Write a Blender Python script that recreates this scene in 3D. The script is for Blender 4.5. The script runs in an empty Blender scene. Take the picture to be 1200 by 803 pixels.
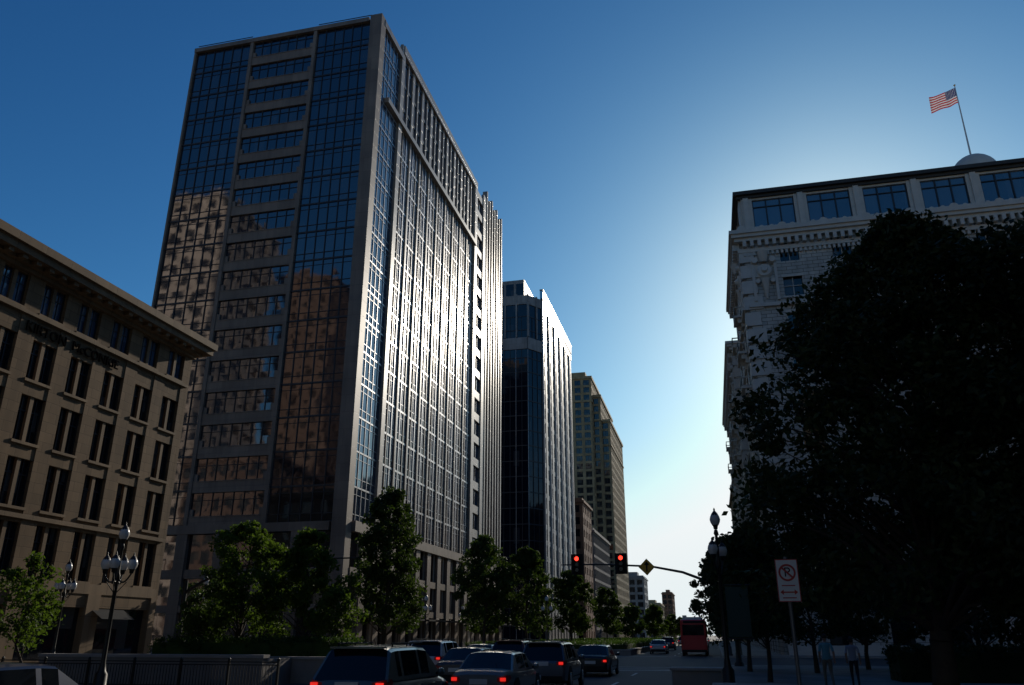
import bpy, bmesh, math, random
import numpy as np
from mathutils import Vector, Matrix
R=math.radians
scene=bpy.context.scene
# ------------------------------------------------------------------ materials
def newmat(name):
    m=bpy.data.materials.new(name); m.use_nodes=True
    nt=m.node_tree; b=nt.nodes['Principled BSDF']
    return m,nt,b
def N(nt,t,**k):
    n=nt.nodes.new(t)
    for a,v in k.items(): setattr(n,a,v)
    return n
def vmath(nt,op,a,b=None):
    n=N(nt,'ShaderNodeVectorMath',operation=op)
    for i,x in enumerate((a,b)):
        if x is None: continue
        if hasattr(x,'is_linked') or hasattr(x,'links'): nt.links.new(x,n.inputs[i])
        else: n.inputs[i].default_value=x
    return n.outputs[0]
def mth(nt,op,a,b=None,c=None):
    n=N(nt,'ShaderNodeMath',operation=op)
    for i,x in enumerate((a,b,c)):
        if x is None: continue
        if hasattr(x,'links'): nt.links.new(x,n.inputs[i])
        else: n.inputs[i].default_value=x
    return n.outputs[0]
def mixcol(nt,fac,a,b):
    n=N(nt,'ShaderNodeMix',data_type='RGBA')
    for sock,x in ((n.inputs[0],fac),(n.inputs[6],a),(n.inputs[7],b)):
        if hasattr(x,'links'): nt.links.new(x,sock)
        elif isinstance(x,tuple): sock.default_value=(*x[:3],1)
        else: sock.default_value=x
    return n.outputs[2]
def plain(name,col,rough=.6,metal=0,var=.25,scale=1.2,bump=0.0,emit=None,estr=0,spec=.5):
    m,nt,b=newmat(name)
    geo=N(nt,'ShaderNodeNewGeometry')
    no=N(nt,'ShaderNodeTexNoise'); no.inputs['Scale'].default_value=scale; no.inputs['Detail'].default_value=6
    nt.links.new(geo.outputs['Position'],no.inputs['Vector'])
    a=tuple(c*(1-var) for c in col); c2=tuple(min(1,c*(1+var)) for c in col)
    nt.links.new(mixcol(nt,no.outputs['Fac'],a,c2),b.inputs['Base Color'])
    b.inputs['Roughness'].default_value=rough; b.inputs['Metallic'].default_value=metal
    b.inputs['Specular IOR Level'].default_value=spec
    if bump:
        bp=N(nt,'ShaderNodeBump'); bp.inputs['Strength'].default_value=bump; bp.inputs['Distance'].default_value=.02
        no2=N(nt,'ShaderNodeTexNoise'); no2.inputs['Scale'].default_value=scale*12
        nt.links.new(geo.outputs['Position'],no2.inputs['Vector'])
        nt.links.new(no2.outputs['Fac'],bp.inputs['Height']); nt.links.new(bp.outputs[0],b.inputs['Normal'])
    if emit:
        b.inputs['Emission Color'].default_value=(*emit,1); b.inputs['Emission Strength'].default_value=estr
    return m
def stone(name,col,bw=1.4,bh=.7,rough=.7,mort=.6,msize=.02,spec=.4,var=.12):
    m,nt,b=newmat(name)
    geo=N(nt,'ShaderNodeNewGeometry'); sp=N(nt,'ShaderNodeSeparateXYZ'); nt.links.new(geo.outputs['Position'],sp.inputs[0])
    ad=mth(nt,'ADD',sp.outputs[0],sp.outputs[1])
    cb=N(nt,'ShaderNodeCombineXYZ'); nt.links.new(ad,cb.inputs[0]); nt.links.new(sp.outputs[2],cb.inputs[1])
    br=N(nt,'ShaderNodeTexBrick'); nt.links.new(cb.outputs[0],br.inputs['Vector'])
    br.inputs['Scale'].default_value=1; br.inputs['Brick Width'].default_value=bw; br.inputs['Row Height'].default_value=bh
    br.inputs['Mortar Size'].default_value=msize
    br.inputs['Color1'].default_value=(*[c*(1-var) for c in col],1); br.inputs['Color2'].default_value=(*[c*(1+var) for c in col],1)
    br.inputs['Mortar'].default_value=(*[c*mort for c in col],1)
    no=N(nt,'ShaderNodeTexNoise'); no.inputs['Scale'].default_value=.25; no.inputs['Detail'].default_value=8
    nt.links.new(geo.outputs['Position'],no.inputs['Vector'])
    mr=N(nt,'ShaderNodeMapRange'); mr.inputs[1].default_value=.3; mr.inputs[2].default_value=.7; mr.inputs[3].default_value=.75; mr.inputs[4].default_value=1.1
    nt.links.new(no.outputs['Fac'],mr.inputs[0])
    mp=N(nt,'ShaderNodeMapping'); mp.inputs['Scale'].default_value=(1.6,1.6,.06); nt.links.new(geo.outputs['Position'],mp.inputs[0])
    ns=N(nt,'ShaderNodeTexNoise'); ns.inputs['Scale'].default_value=1; ns.inputs['Detail'].default_value=4; nt.links.new(mp.outputs[0],ns.inputs['Vector'])
    m2=N(nt,'ShaderNodeMapRange'); m2.inputs[1].default_value=.35; m2.inputs[2].default_value=.6; m2.inputs[3].default_value=.82; m2.inputs[4].default_value=1.03; nt.links.new(ns.outputs['Fac'],m2.inputs[0])
    vm=N(nt,'ShaderNodeVectorMath',operation='SCALE'); nt.links.new(br.outputs['Color'],vm.inputs[0]); nt.links.new(mth(nt,'MULTIPLY',mr.outputs[0],m2.outputs[0]),vm.inputs['Scale'])
    nt.links.new(vm.outputs[0],b.inputs['Base Color'])
    b.inputs['Roughness'].default_value=rough; b.inputs['Specular IOR Level'].default_value=spec
    bp=N(nt,'ShaderNodeBump'); bp.inputs['Strength'].default_value=.5; bp.inputs['Distance'].default_value=.02; bp.invert=True
    nt.links.new(br.outputs['Fac'],bp.inputs['Height']); nt.links.new(bp.outputs[0],b.inputs['Normal'])
    return m
def glass(name,col,ior=1.9,rough=.04,pane=(1.5,1.5,2.05),tilt=.012,lite=(.06,.06,.055),prob=.78,tint=(1,1,1)):
    m,nt,b=newmat(name)
    geo=N(nt,'ShaderNodeNewGeometry')
    o=vmath(nt,'ADD',geo.outputs['Position'],(.37,.41,.13)); s=vmath(nt,'SNAP',o,pane)
    wn=N(nt,'ShaderNodeTexWhiteNoise'); nt.links.new(s,wn.inputs['Vector'])
    c=vmath(nt,'SUBTRACT',wn.outputs['Color'],(.5,.5,.5)); c=vmath(nt,'MULTIPLY',c,(tilt,tilt,tilt))
    nz=N(nt,'ShaderNodeTexNoise'); nz.inputs['Scale'].default_value=.6; nt.links.new(geo.outputs['Position'],nz.inputs['Vector'])
    c3=vmath(nt,'SUBTRACT',nz.outputs['Color'],(.5,.5,.5)); c3=vmath(nt,'MULTIPLY',c3,(tilt*1.5,)*3)
    nn=vmath(nt,'NORMALIZE',vmath(nt,'ADD',vmath(nt,'ADD',geo.outputs['Normal'],c),c3))
    nt.links.new(nn,b.inputs['Normal'])
    gt=mth(nt,'GREATER_THAN',wn.outputs['Value'],prob)
    nt.links.new(mixcol(nt,gt,col,lite),b.inputs['Base Color'])
    b.inputs['Roughness'].default_value=rough; b.inputs['IOR'].default_value=ior
    b.inputs['Specular Tint'].default_value=(*tint,1)
    return m
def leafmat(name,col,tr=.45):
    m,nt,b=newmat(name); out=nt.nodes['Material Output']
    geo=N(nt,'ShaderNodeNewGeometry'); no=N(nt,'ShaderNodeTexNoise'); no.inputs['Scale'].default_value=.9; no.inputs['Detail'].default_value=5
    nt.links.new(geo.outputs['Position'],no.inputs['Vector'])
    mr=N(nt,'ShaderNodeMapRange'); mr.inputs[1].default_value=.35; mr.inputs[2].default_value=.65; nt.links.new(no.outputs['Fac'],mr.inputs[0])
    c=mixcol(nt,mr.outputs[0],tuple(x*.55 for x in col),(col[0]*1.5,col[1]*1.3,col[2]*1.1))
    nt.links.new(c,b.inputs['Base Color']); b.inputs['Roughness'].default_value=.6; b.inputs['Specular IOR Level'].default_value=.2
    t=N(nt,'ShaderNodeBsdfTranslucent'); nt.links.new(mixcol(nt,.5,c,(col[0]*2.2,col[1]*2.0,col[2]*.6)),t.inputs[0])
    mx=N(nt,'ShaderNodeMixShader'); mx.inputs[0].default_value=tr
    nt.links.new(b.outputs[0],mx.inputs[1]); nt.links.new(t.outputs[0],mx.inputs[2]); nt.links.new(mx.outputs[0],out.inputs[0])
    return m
M={}
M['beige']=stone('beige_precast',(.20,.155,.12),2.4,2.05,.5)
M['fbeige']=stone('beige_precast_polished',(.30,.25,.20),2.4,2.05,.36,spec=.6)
M['sand']=stone('sandstone',(.205,.135,.072),1.2,.6,.8,spec=.25)
M['sandtrim']=stone('sandstone_trim',(.235,.16,.09),2.0,3,.75,spec=.25)
M['white_tc']=stone('white_terracotta',(.52,.49,.43),1.1,.42,.6,.4,.035)
M['white_trim']=plain('white_trim',(.54,.50,.44),.6,var=.2)
M['wsun']=stone('cream_stone',(.60,.54,.46),2,2,.8)
M['pale']=stone('pale_granite',(.25,.235,.22),1.5,2,.4)
M['tan']=stone('tan_brick',(.38,.29,.16),1.0,.5,.8)
M['brown']=stone('brown_brick',(.26,.13,.075),1.0,.5,.8)
M['rust']=stone('dark_brown_stone',(.20,.145,.115),1.0,.5,.8)
M['concrete']=plain('concrete',(.20,.185,.17),.85,var=.3,scale=1.5,bump=.3)
M['dglass']=glass('dark_tower_glass',(.005,.006,.012),2.45,tint=(1,.88,.86),lite=(.02,.02,.022),tilt=.011)
M['bglass']=glass('blue_curtain_glass',(.012,.03,.065),2.3,.07,tilt=.03,tint=(.68,.83,1),lite=(.03,.05,.08))
M['hglass']=glass('window_glass',(.010,.013,.016),1.6,.05,(1.0,1.0,1.2),.02,(.06,.06,.055),.78)
M['kglass']=glass('upper_glass_sky_tint',(.03,.07,.13),2.3,.06,(1.0,1.0,3),.03,(.07,.13,.22),.4)  # blue base tones paint the sky's reflection into the top-row panes
M['pglass']=glass('penthouse_glass',(.03,.055,.08),2.2,.06,(1.46,1.46,5),.02,(.05,.08,.11),.6)
M['navy']=glass('navy_glass',(.004,.006,.014),1.55,.06,(1.5,1.5,3.9),.02,prob=.93,lite=(.03,.03,.035))
M['teal']=glass('teal_glass',(.04,.10,.10),1.7)
M['frame']=plain('dark_frame',(.03,.03,.034),.45,.3,.1)
M['fin']=plain('aluminium_fin',(.40,.40,.41),.36,.7,.1)
M['glint']=plain('added_glint_band',(.5,.49,.47),.14,1,.1)  # for the parapet band added to throw back a sun glint
M['iron']=plain('black_iron',(.012,.013,.012),.45,.2,.2)
M['steel']=plain('galvanised_steel',(.16,.16,.16),.5,.7,.2)
M['roofdark']=plain('roof_metal',(.04,.035,.03),.6,.2)
M['asphalt']=plain('asphalt',(.055,.055,.057),.82,var=.35,scale=.7,bump=.4)
M['groundm']=plain('ground_dirt',(.10,.095,.08),.9,var=.3,scale=.05)
M['pave']=stone('pavement',(.27,.25,.23),1.5,1.5,.85)
M['kerb']=plain('kerb_concrete',(.30,.28,.26),.85)
M['paint']=plain('road_paint',(.65,.65,.62),.7,var=.3,scale=5)
M['bark']=plain('bark',(.06,.045,.033),.9,var=.4,scale=6,bump=.6)
M['leaf']=leafmat('leaves_green',(.062,.115,.02),.48)
M['leafm']=leafmat('leaves_midgreen',(.038,.072,.017),.34)
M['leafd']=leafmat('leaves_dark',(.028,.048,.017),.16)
M['leafh']=leafmat('hedge_leaves',(.04,.085,.02),.35)
M['globe']=plain('lamp_globe',(.6,.59,.56),.25,var=.04)
M['white']=plain('sign_white',(.6,.6,.58),.5,var=.08)
M['redp']=plain('sign_red',(.38,.02,.02),.5,var=.05)
M['yellow']=plain('sign_yellow',(.75,.38,.02),.5,var=.05)
M['black']=plain('black_paint',(.015,.015,.015),.6,var=.1,spec=.2)
M['letter']=plain('dark_letter_metal',(.012,.011,.01),.95,var=.1,spec=0)
M['rubber']=plain('tyre_rubber',(.02,.02,.02),.85,var=.1)
M['cglass']=glass('car_glass',(.006,.008,.01),1.5,.03,(9,9,9),0,lite=(.006,.008,.01))
M['redlit']=plain('tail_lamp_lit',(.4,.01,.01),.3,var=0,emit=(1,.03,.02),estr=.75)
M['redsig']=plain('signal_red_lit',(.6,.02,.01),.3,var=0,emit=(1,.04,.02),estr=3)
M['lensoff']=plain('signal_lens_off',(.02,.02,.015),.3,var=0)
M['lamp_clear']=plain('lamp_clear',(.6,.6,.6),.15,var=0)
M['chrome']=plain('chrome',(.5,.5,.5),.2,1,0)
M['skin']=plain('skin',(.35,.2,.14),.6,var=.08)
M['hair']=plain('hair',(.03,.02,.015),.7)
M['banner']=plain('banner_cloth',(.03,.06,.05),.8)
def paintm(name,c,metal=.3,rough=.28):
    m=plain(name,c,rough,metal,.06,3); m.node_tree.nodes['Principled BSDF'].inputs['Coat Weight'].default_value=.6; return m
# ------------------------------------------------------------------ mesh builder
class MB:
    def __init__(s): s.v=[];s.f=[];s.m=[];s.sm=[];s.mats=[]
    def mi(s,k):
        m=M[k] if isinstance(k,str) else k
        if m not in s.mats: s.mats.append(m)
        return s.mats.index(m)
    def add(s,vs,fs,k,smooth=False):
        b=len(s.v); s.v+= [tuple(p) for p in vs]; i=s.mi(k)
        for f in fs: s.f.append([b+j for j in f]); s.m.append(i); s.sm.append(smooth)
    def box(s,x0,x1,y0,y1,z0,z1,k):
        s.add([(x0,y0,z0),(x1,y0,z0),(x1,y1,z0),(x0,y1,z0),(x0,y0,z1),(x1,y0,z1),(x1,y1,z1),(x0,y1,z1)],
          [(0,3,2,1),(4,5,6,7),(0,1,5,4),(1,2,6,5),(2,3,7,6),(3,0,4,7)],k)
    def fb(s,F,u0,u1,d0,d1,z0,z1,k):
        ox,oy,ux,uy,nx,ny=F
        P=lambda u,d,z:(ox+ux*u+nx*d,oy+uy*u+ny*d,z)
        s.add([P(u0,d0,z0),P(u1,d0,z0),P(u1,d1,z0),P(u0,d1,z0),P(u0,d0,z1),P(u1,d0,z1),P(u1,d1,z1),P(u0,d1,z1)],
          [(0,3,2,1),(4,5,6,7),(0,1,5,4),(1,2,6,5),(2,3,7,6),(3,0,4,7)],k)
    def prism(s,poly,z0,z1,k,ktop=None):
        n=len(poly); s.add([(x,y,z0) for x,y in poly]+[(x,y,z1) for x,y in poly],[(i,(i+1)%n,n+(i+1)%n,n+i) for i in range(n)],k)
        s.add([(x,y,z1) for x,y in poly],[tuple(range(n))],ktop or k)
    def cyl(s,p0,p1,r0,r1,k,n=10,caps=True):
        p0=Vector(p0);p1=Vector(p1); d=(p1-p0).normalized(); a=d.orthogonal().normalized(); b=d.cross(a)
        vs=[]
        for p,r in((p0,r0),(p1,r1)):
            for i in range(n):
                t=2*math.pi*i/n; vs.append(p+(a*math.cos(t)+b*math.sin(t))*r)
        s.add(vs,[(i,(i+1)%n,n+(i+1)%n,n+i) for i in range(n)],k,True)
        if caps: s.add(vs,[tuple(range(n))[::-1],tuple(range(n,2*n))],k)
    def lathe(s,c,prof,k,n=14):
        vs=[(c[0]+r*math.cos(2*math.pi*i/n),c[1]+r*math.sin(2*math.pi*i/n),c[2]+z) for r,z in prof for i in range(n)]
        fs=[(j*n+i,j*n+(i+1)%n,(j+1)*n+(i+1)%n,(j+1)*n+i) for j in range(len(prof)-1) for i in range(n)]
        s.add(vs,fs,k,True)
    def obj(s,name,parent=None,loc=(0,0,0),rot=0,fixn=True,split=None,bevel=0):
        me=bpy.data.meshes.new(name); me.from_pydata(s.v,[],s.f)
        for m in s.mats: me.materials.append(m)
        me.polygons.foreach_set('material_index',s.m); me.polygons.foreach_set('use_smooth',s.sm)
        if fixn:
            bm=bmesh.new(); bm.from_mesh(me); bmesh.ops.recalc_face_normals(bm,faces=bm.faces); bm.to_mesh(me); bm.free()
        me.update()
        o=bpy.data.objects.new(name,me); scene.collection.objects.link(o); o.location=loc; o.rotation_euler=(0,0,rot)
        if parent: o.parent=parent
        if bevel:
            b=o.modifiers.new('bevel','BEVEL'); b.width=bevel; b.segments=2; b.limit_method='ANGLE'
        if split:
            e=o.modifiers.new('split','EDGE_SPLIT'); e.split_angle=R(split)
        return o
def empty(name,loc=(0,0,0),rot=0):
    o=bpy.data.objects.new(name,None); scene.collection.objects.link(o); o.location=loc; o.rotation_euler=(0,0,rot); return o
def text(body,size,parent,loc,rot,mat,name,ext=.03,align='CENTER'):
    c=bpy.data.curves.new(name,'FONT'); c.body=body; c.size=size; c.extrude=ext; c.align_x=align; c.align_y='CENTER'
    o=bpy.data.objects.new(name,c); scene.collection.objects.link(o); c.materials.append(M[mat]); o.location=loc; o.rotation_euler=rot; o.parent=parent; return o
def grid(mb,F,u0,u1,z0,z1,nc,nf,pw,sh,dep,ms,sub=2,mf='frame'):
    bw=(u1-u0)/nc; fh=(z1-z0)/nf
    for i in range(nc+1):
        c=u0+bw*i; mb.fb(F,max(u0,c-pw/2),min(u1,c+pw/2),-.05,dep,z0,z1,ms)
    for j in range(nf+1):
        c=z0+fh*j; a=max(z0,c-sh/2); b=min(z1,c+sh/2)
        mb.fb(F,u0+.01,u1-.01,-.04,dep-.07,a+.003,b-.003,ms)
    for i in range(nc):
        for q in range(1,sub):
            c=u0+bw*i+pw/2+(bw-pw)*q/sub; mb.fb(F,c-.04,c+.04,-.03,.09,z0+.004,z1-.004,mf)
        for c in (u0+bw*i+pw/2+.03,u0+bw*(i+1)-pw/2-.03):
            mb.fb(F,c-.05,c+.05,-.03,.07,z0+.004,z1-.004,mf)
# ================================================================== OFFICE TOWER
def office_tower():
    mb=MB(); H=85; x0,x1,y0,y1=-69.5,-39.6,84,153
    mb.box(x0,x1,y0,y1,0,H,'dglass')
    F2=(x1,y0,0,1,1,0); F1=(x0,y0,1,0,0,-1)
    mb.fb(F2,1.0,68.9,.0,.03,14,H,'bglass')
    fh=71/17.; fl=[14+fh*i for i in range(18)]
    # --- front
    for a,b in((0,.3),(9.45,9.95),(19.7,20.2)): mb.fb(F1,a,b,-.05,.36,0,H+.3,'beige')
    for a,b in((.3,9.45),(20.2,28.5)):
        n=6
        for i in range(1,n):
            c=a+(b-a)*i/n; mb.fb(F1,c-.05,c+.05,-.03,.12,14,H,'frame')
        for z in fl:
            mb.fb(F1,a,b,-.03,.10,z-.12,z+.1,'frame'); mb.fb(F1,a,b,-.03,.07,z+.95,z+1.03,'frame'); mb.fb(F1,a,b,-.03,.05,z-.8,z-.74,'frame')
    a,b=9.95,19.7
    for z in fl[:-1]:
        mb.fb(F1,a,b,-.04,.26,z-.35,z+.95,'beige'); mb.fb(F1,a,b,-.04,.33,z+.95,z+1.05,'beige')
        for s_ in(a,b-.5): mb.fb(F1,s_,s_+.5,-.03,.22,z+1.05,z+1.9,'beige')
        mb.fb(F1,a,b,-.03,.08,z+2.9,z+2.97,'frame')
    for i in range(1,7):
        c=a+(b-a)*i/7; mb.fb(F1,c-.045,c+.045,-.03,.1,14,H,'frame')
    mb.fb(F1,0,28.3,-.04,.45,H-.35,H+.35,'beige')
    mb.fb(F1,0,28.3,-.04,.60,13.0,14.0,'beige')
    for c in (0.8,5.2,9.7,14.8,20,24.4): mb.fb(F1,c-.7,c+.7,-.04,.55,0,13,'beige')
    mb.fb(F1,0,28.3,-.04,.4,8.0,9.0,'beige'); mb.fb(F1,0,28.3,-.04,.5,4.3,5.1,'beige')
    # corner post
    mb.box(x1-1.35,x1+.42,y0-.45,y0+1.1,0,H+.6,'beige')
    # --- street side
    for i in range(1,5):
        c=1.2+6.6*i/5; mb.fb(F2,c-.05,c+.05,0,.12,14,H,'fin')
    for z in fl:
        mb.fb(F2,1.2,7.8,0,.12,z-.1,z+.1,'fin'); mb.fb(F2,1.2,7.8,0,.09,z+1.0,z+1.08,'fin'); mb.fb(F2,1.2,7.8,0,.09,z-.9,z-.84,'fin')
    mb.fb(F2,7.8,9.0,0,.45,0,87,'fbeige')
    nb=9; bw=(48-9.0)/nb
    zt=73.2
    for i in range(nb+1):
        c=9.0+bw*i
        mb.fb(F2,c-.26,c+.26,0,.28,0,zt,'fbeige'); mb.fb(F2,c-.42,c+.42,0,.3,zt,87,'fbeige')
        if i<nb:
            for q in(1,2):
                d=c+bw*q/3; mb.fb(F2,d-.11,d+.11,0,.16,14,zt,'fbeige' if (i+q)%2 else 'fin')
            for q in(.5,1.5,2.5):
                d=c+bw*q/3; mb.fb(F2,d-.04,d+.04,0,.09,14,zt,'fin')
            d=c+bw/2; mb.fb(F2,d-.2,d+.2,0,.26,zt,86.5,'fbeige')
            for q in(1,3):
                d=c+bw*q/4; mb.fb(F2,d-.05,d+.05,0,.12,zt,84,'frame')
    for z in fl:
        if z<zt-1:
            mb.fb(F2,9.0,48,0,.15,z-.14,z+.14,'fin'); mb.fb(F2,9.0,48,0,.1,z+1.0,z+1.1,'fin'); mb.fb(F2,9.0,48,0,.1,z-.95,z-.87,'fin'); mb.fb(F2,9.0,48,0,.05,z+.14,z+1.0,'navy')
        elif z>zt+1: mb.fb(F2,9.0,48,0,.15,z-.25,z+.25,'frame')
    mb.fb(F2,3,48.6,0,.75,zt-.4,zt+.4,'fbeige')
    mb.fb(F2,8.4,48.6,-.6,.55,85.6,87.2,'fbeige'); mb.fb(F2,.8,8.4,-.6,.48,84.4,85.4,'fbeige')
    mb.fb(F2,48,49.6,0,.5,0,87.4,'fbeige'); mb.fb(F2,54,56,0,.5,0,87.4,'fbeige')
    for z in fl: mb.fb(F2,49.6,54,0,.36,z-.4,z+1.0,'fbeige')
    mb.fb(F2,51.75,51.85,0,.15,14,85,'frame')
    for i in range(7):
        c=56.6+i*2.0; mb.fb(F2,c-.28,c+.28,-.4,.62,14,89.5 if i%2==0 else 88.3,'fbeige')
        if i<6: mb.fb(F2,c+.95,c+1.05,0,.25,14,86,'fin')
    for z in fl: mb.fb(F2,56,68.8,0,.2,z-.3,z+.3,'fin')
    mb.fb(F2,56,68.9,-.6,.4,85,87.3,'fbeige')
    # podium
    mb.fb(F2,1.3,68.9,0,.8,13,14.2,'beige'); mb.fb(F2,1.3,68.9,0,.5,8.2,9.1,'beige'); mb.fb(F2,1.3,68.9,0,.45,4.2,5,'beige')
    for i in range(15):
        c=4.6+i*4.6; mb.fb(F2,c-.75,c+.75,0,.6,0,13,'beige')
        mb.fb(F2,c+1.6,c+1.75,0,.2,0,13,'frame'); mb.fb(F2,c+2.8,c+2.95,0,.2,0,13,'frame')
        mb.fb(F2,c+.9,c+3.7,.05,2.2,3.7,3.9,'frame')
    mb.box(-65,-45,95,148,H,H+3.5,'beige')
    return mb.obj('office_tower')
office_tower()
# ================================================================== OFFICE BUILDING (left)
def left_building():
    mb=MB(); x=-38; y0,y1=4,50.5
    mb.box(-68,x,y0,y1,0,22.2,'hglass')
    F=(x,y0,0,1,1,0)
    L=y1-y0
    mb.fb(F,.5,L-.1,0,.02,19.8,22.0,'kglass')
    cs=sorted([L-1.5-3*i for i in range(15)])
    zb=[4.6,5.0,7.9,8.7,11.4,12.3,15.0,15.9,18.3,19.9,21.9,22.3]
    for i,c in enumerate(cs):
        nxt=cs[i+1]-.92 if i+1<len(cs) else L
        mb.fb(F,c+.92,nxt,-.05,.32,4.6,22.3,'sand')
        mb.fb(F,c-.13,c+.13,-.03,.2,4.6,22.25,'sandtrim')
        for e in(c-.88,c+.88): mb.fb(F,e-.04,e+.04,-.02,.08,4.6,22.2,'frame')
        for e in(c-.5,c+.5): mb.fb(F,e-.025,e+.025,-.02,.06,4.6,22.2,'frame')
        for k in range(1,10,2):
            z0,z1=zb[k],zb[k+1]
            mb.fb(F,c-.9,c+.9,-.02,.07,z0+(z1-z0)*.68-.03,z0+(z1-z0)*.68+.03,'frame')
            mb.fb(F,c-1.0,c+1.0,-.02,.40,z0-.14,z0+.02,'sandtrim')
    mb.fb(F,0,cs[0]-.92,-.05,.32,4.6,22.3,'sand')
    for k in range(0,12,2):
        mb.fb(F,.02,L-.02,-.04,.27,zb[k],zb[k+1],'sand')
    mb.fb(F,0,L,-.04,.5,19.55,19.75,'sandtrim'); mb.fb(F,0,L,-.04,.42,4.3,4.9,'sandtrim'); mb.fb(F,0,L,-.04,.45,8.1,8.35,'sandtrim')
    for i,c in enumerate(cs):
        if i%2==0: mb.fb(F,c+1.5-.55,min(L,c+1.5+.55),-.05,.5,0,4.3,'sandtrim')
        elif i%4==1:
            mb.add([(x+.36,y0+c-1.5,3.45),(x+.36,y0+c+1.5,3.45),(x+1.3,y0+c+1.5,2.85),(x+1.3,y0+c-1.5,2.85)],[(0,1,2,3)],'iron')
    mb.fb(F,0,L,-.04,.36,3.5,4.3,'sand'); mb.fb(F,0,L,-.04,.3,0,.6,'sandtrim')
    mb.box(-68.2,-38+.32,y1-.02,y1+.3,0,22.3,'sand')
    for i in range(9):
        for k in range(1,10,2): mb.box(-66+i*3.1,-64.4+i*3.1,y1+.2,y1+.33,zb[k],zb[k+1],'hglass')
    for d,z0,z1 in((.5,22.0,22.25),(.8,22.25,22.5),(1.35,22.5,22.95),(1.55,22.95,23.45)):
        mb.box(-68-d,x+d,y0-d,y1+d,z0,z1,'sandtrim')
    for i in range(46): mb.fb(F,i+.3,i+.65,.5,1.2,22.26,22.49,'sandtrim')
    mb.box(-60,-45,12,44,23.4,25.5,'sand')
    o=mb.obj('office_building')
    text('KIRTON  McCONKIE',.85,o,(x+.38,39.2,18.9),(R(90),0,R(90)),'letter','sign_lettering',.05)
    return o
left_building()
# ================================================================== second tower
def tower_b():
    mb=MB(); poly=[(-75,197),(-43,197),(-40,201.5),(-40,250),(-75,250)]
    mb.prism(poly,0,90,'navy','pale')
    F1=(-75,197,1,0,0,-1); F2=(-40,201.5,0,1,1,0)
    L=math.hypot(3,4.5); Fc=(-43,197,3/L,4.5/L,4.5/L,-3/L)
    nf=21; fh=84/nf
    for F,w in((F1,32),(Fc,L)):
        n=int(w/1.6)
        for i in range(n+1): mb.fb(F,w*i/n-.05,w*i/n+.05,-.03,.15,0,84,'fin' if i%3==0 else 'frame')
        for j in range(nf+1): mb.fb(F,0,w,-.03,.12,j*fh-.12,j*fh+.12,'frame')
        mb.fb(F,0,w,-.03,.3,74.5,77.8,'pale'); mb.fb(F,0,w,-.03,.25,87.6,90.3,'pale')
        for i in range(int(w/3.2)+1): mb.fb(F,i*3.2,i*3.2+.4,-.02,.35,78,90.6,'pale')
    n=11
    for i in range(n+1):
        c=48.5*i/n; mb.fb(F2,max(0,c-1.05),min(48.5,c+1.05),-.05,.3,0,91,'pale')
        if i%2==0: mb.fb(F2,c-.15,c+.15,.3,.6,10,90,'fin')
        if i<n: mb.fb(F2,c+2.15,c+2.27,0,.15,0,88,'fin')
    for j in range(nf+1): mb.fb(F2,.02,48.4,-.03,.2,j*fh-.6,j*fh+.6,'pale')
    mb.fb(F2,0,48.5,-.3,.45,88.3,90.6,'pale'); mb.fb(F2,0,48.5,-.3,.62,90.6,93.2,'glint'); mb.fb(F2,-.1,48.6,-.35,.7,93.2,93.6,'pale')  # shiny parapet band added to catch a sun glint
    mb.box(-72,-44.5,200,216,90,96.5,'pale')
    for i in range(9): mb.box(-70+i*2.9,-67.8+i*2.9,199.85,200.1,91.2,95.3,'navy')
    mb.box(-68,-46,220,245,90,94,'pale')
    mb.obj('office_tower')
tower_b()
def block(name,x0,x1,y0,y1,h,fh,bay,ms,mg,pw=1.2,sh=1.3,dep=.3,base=0,crown=None,faces='FRLB',sub=2):
    mb=MB(); mb.box(x0,x1,y0,y1,base,h,mg)
    Fs={'F':((x0,y0,1,0,0,-1),x1-x0),'R':((x1,y0,0,1,1,0),y1-y0),'L':((x0,y1,0,-1,-1,0),y1-y0),'B':((x1,y1,-1,0,0,1),x1-x0)}
    for k in faces:
        F,w=Fs[k]; grid(mb,F,0,w,base,h,max(1,round(w/bay)),max(1,round((h-base)/fh)),pw,sh,dep,ms,sub)
    d=dep+.5
    mb.box(x0-d,x1+d,y0-d,y1+d,h,h+.7,ms); mb.box(x0-.1,x1+.1,y0-.1,y1+.1,h+.7,h+1.6,ms)
    mb.box(x0+(x1-x0)*.3,x0+(x1-x0)*.7,y0+(y1-y0)*.3,y0+(y1-y0)*.7,h+.7,h+4,ms)
    return mb.obj(name)
block('brick_office_building',-62,-39.2,262,281,43,4,3.8,'brown','hglass',1.6,1.6)
block('glass_office_building',-60,-39,284,330,36,4,3,'concrete','teal',.4,.9)
def resid():
    mb=MB()
    for (x0,x1,y0,y1,h) in((-62,-46,345,375,112),(-46.2,-42.6,349,395,104),(-42.8,-39,352,405,93)):
        mb.box(x0,x1,y0,y1,0,h,'hglass')
        grid(mb,(x0,y0,1,0,0,-1),0,x1-x0,0,h,max(1,round((x1-x0)/3.6)),int(h/3.5),1.3,1.1,.3,'tan',2)
        grid(mb,(x1,y0,0,1,1,0),0,y1-y0,0,h,round((y1-y0)/3.8),int(h/3.5),1.4,1.1,.3,'tan',2)
        mb.box(x0-.7,x1+.7,y0-.7,y1+.7,h,h+1.2,'tan'); mb.box(x0-.6,x1+.6,y0-.6,y1+.6,h-11,h-10.3,'tan')
    mb.box(-58,-49,350,370,112,117,'tan'); mb.obj('apartment_tower')
resid()
block('office_block',-48,-35.6,455,480,31,4,4,'pale','hglass')
block('office_block',-50,-36,600,640,22,4,5,'tan','hglass')
block('office_block',-40,-32,700,740,34,4,5,'brown','hglass')
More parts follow.
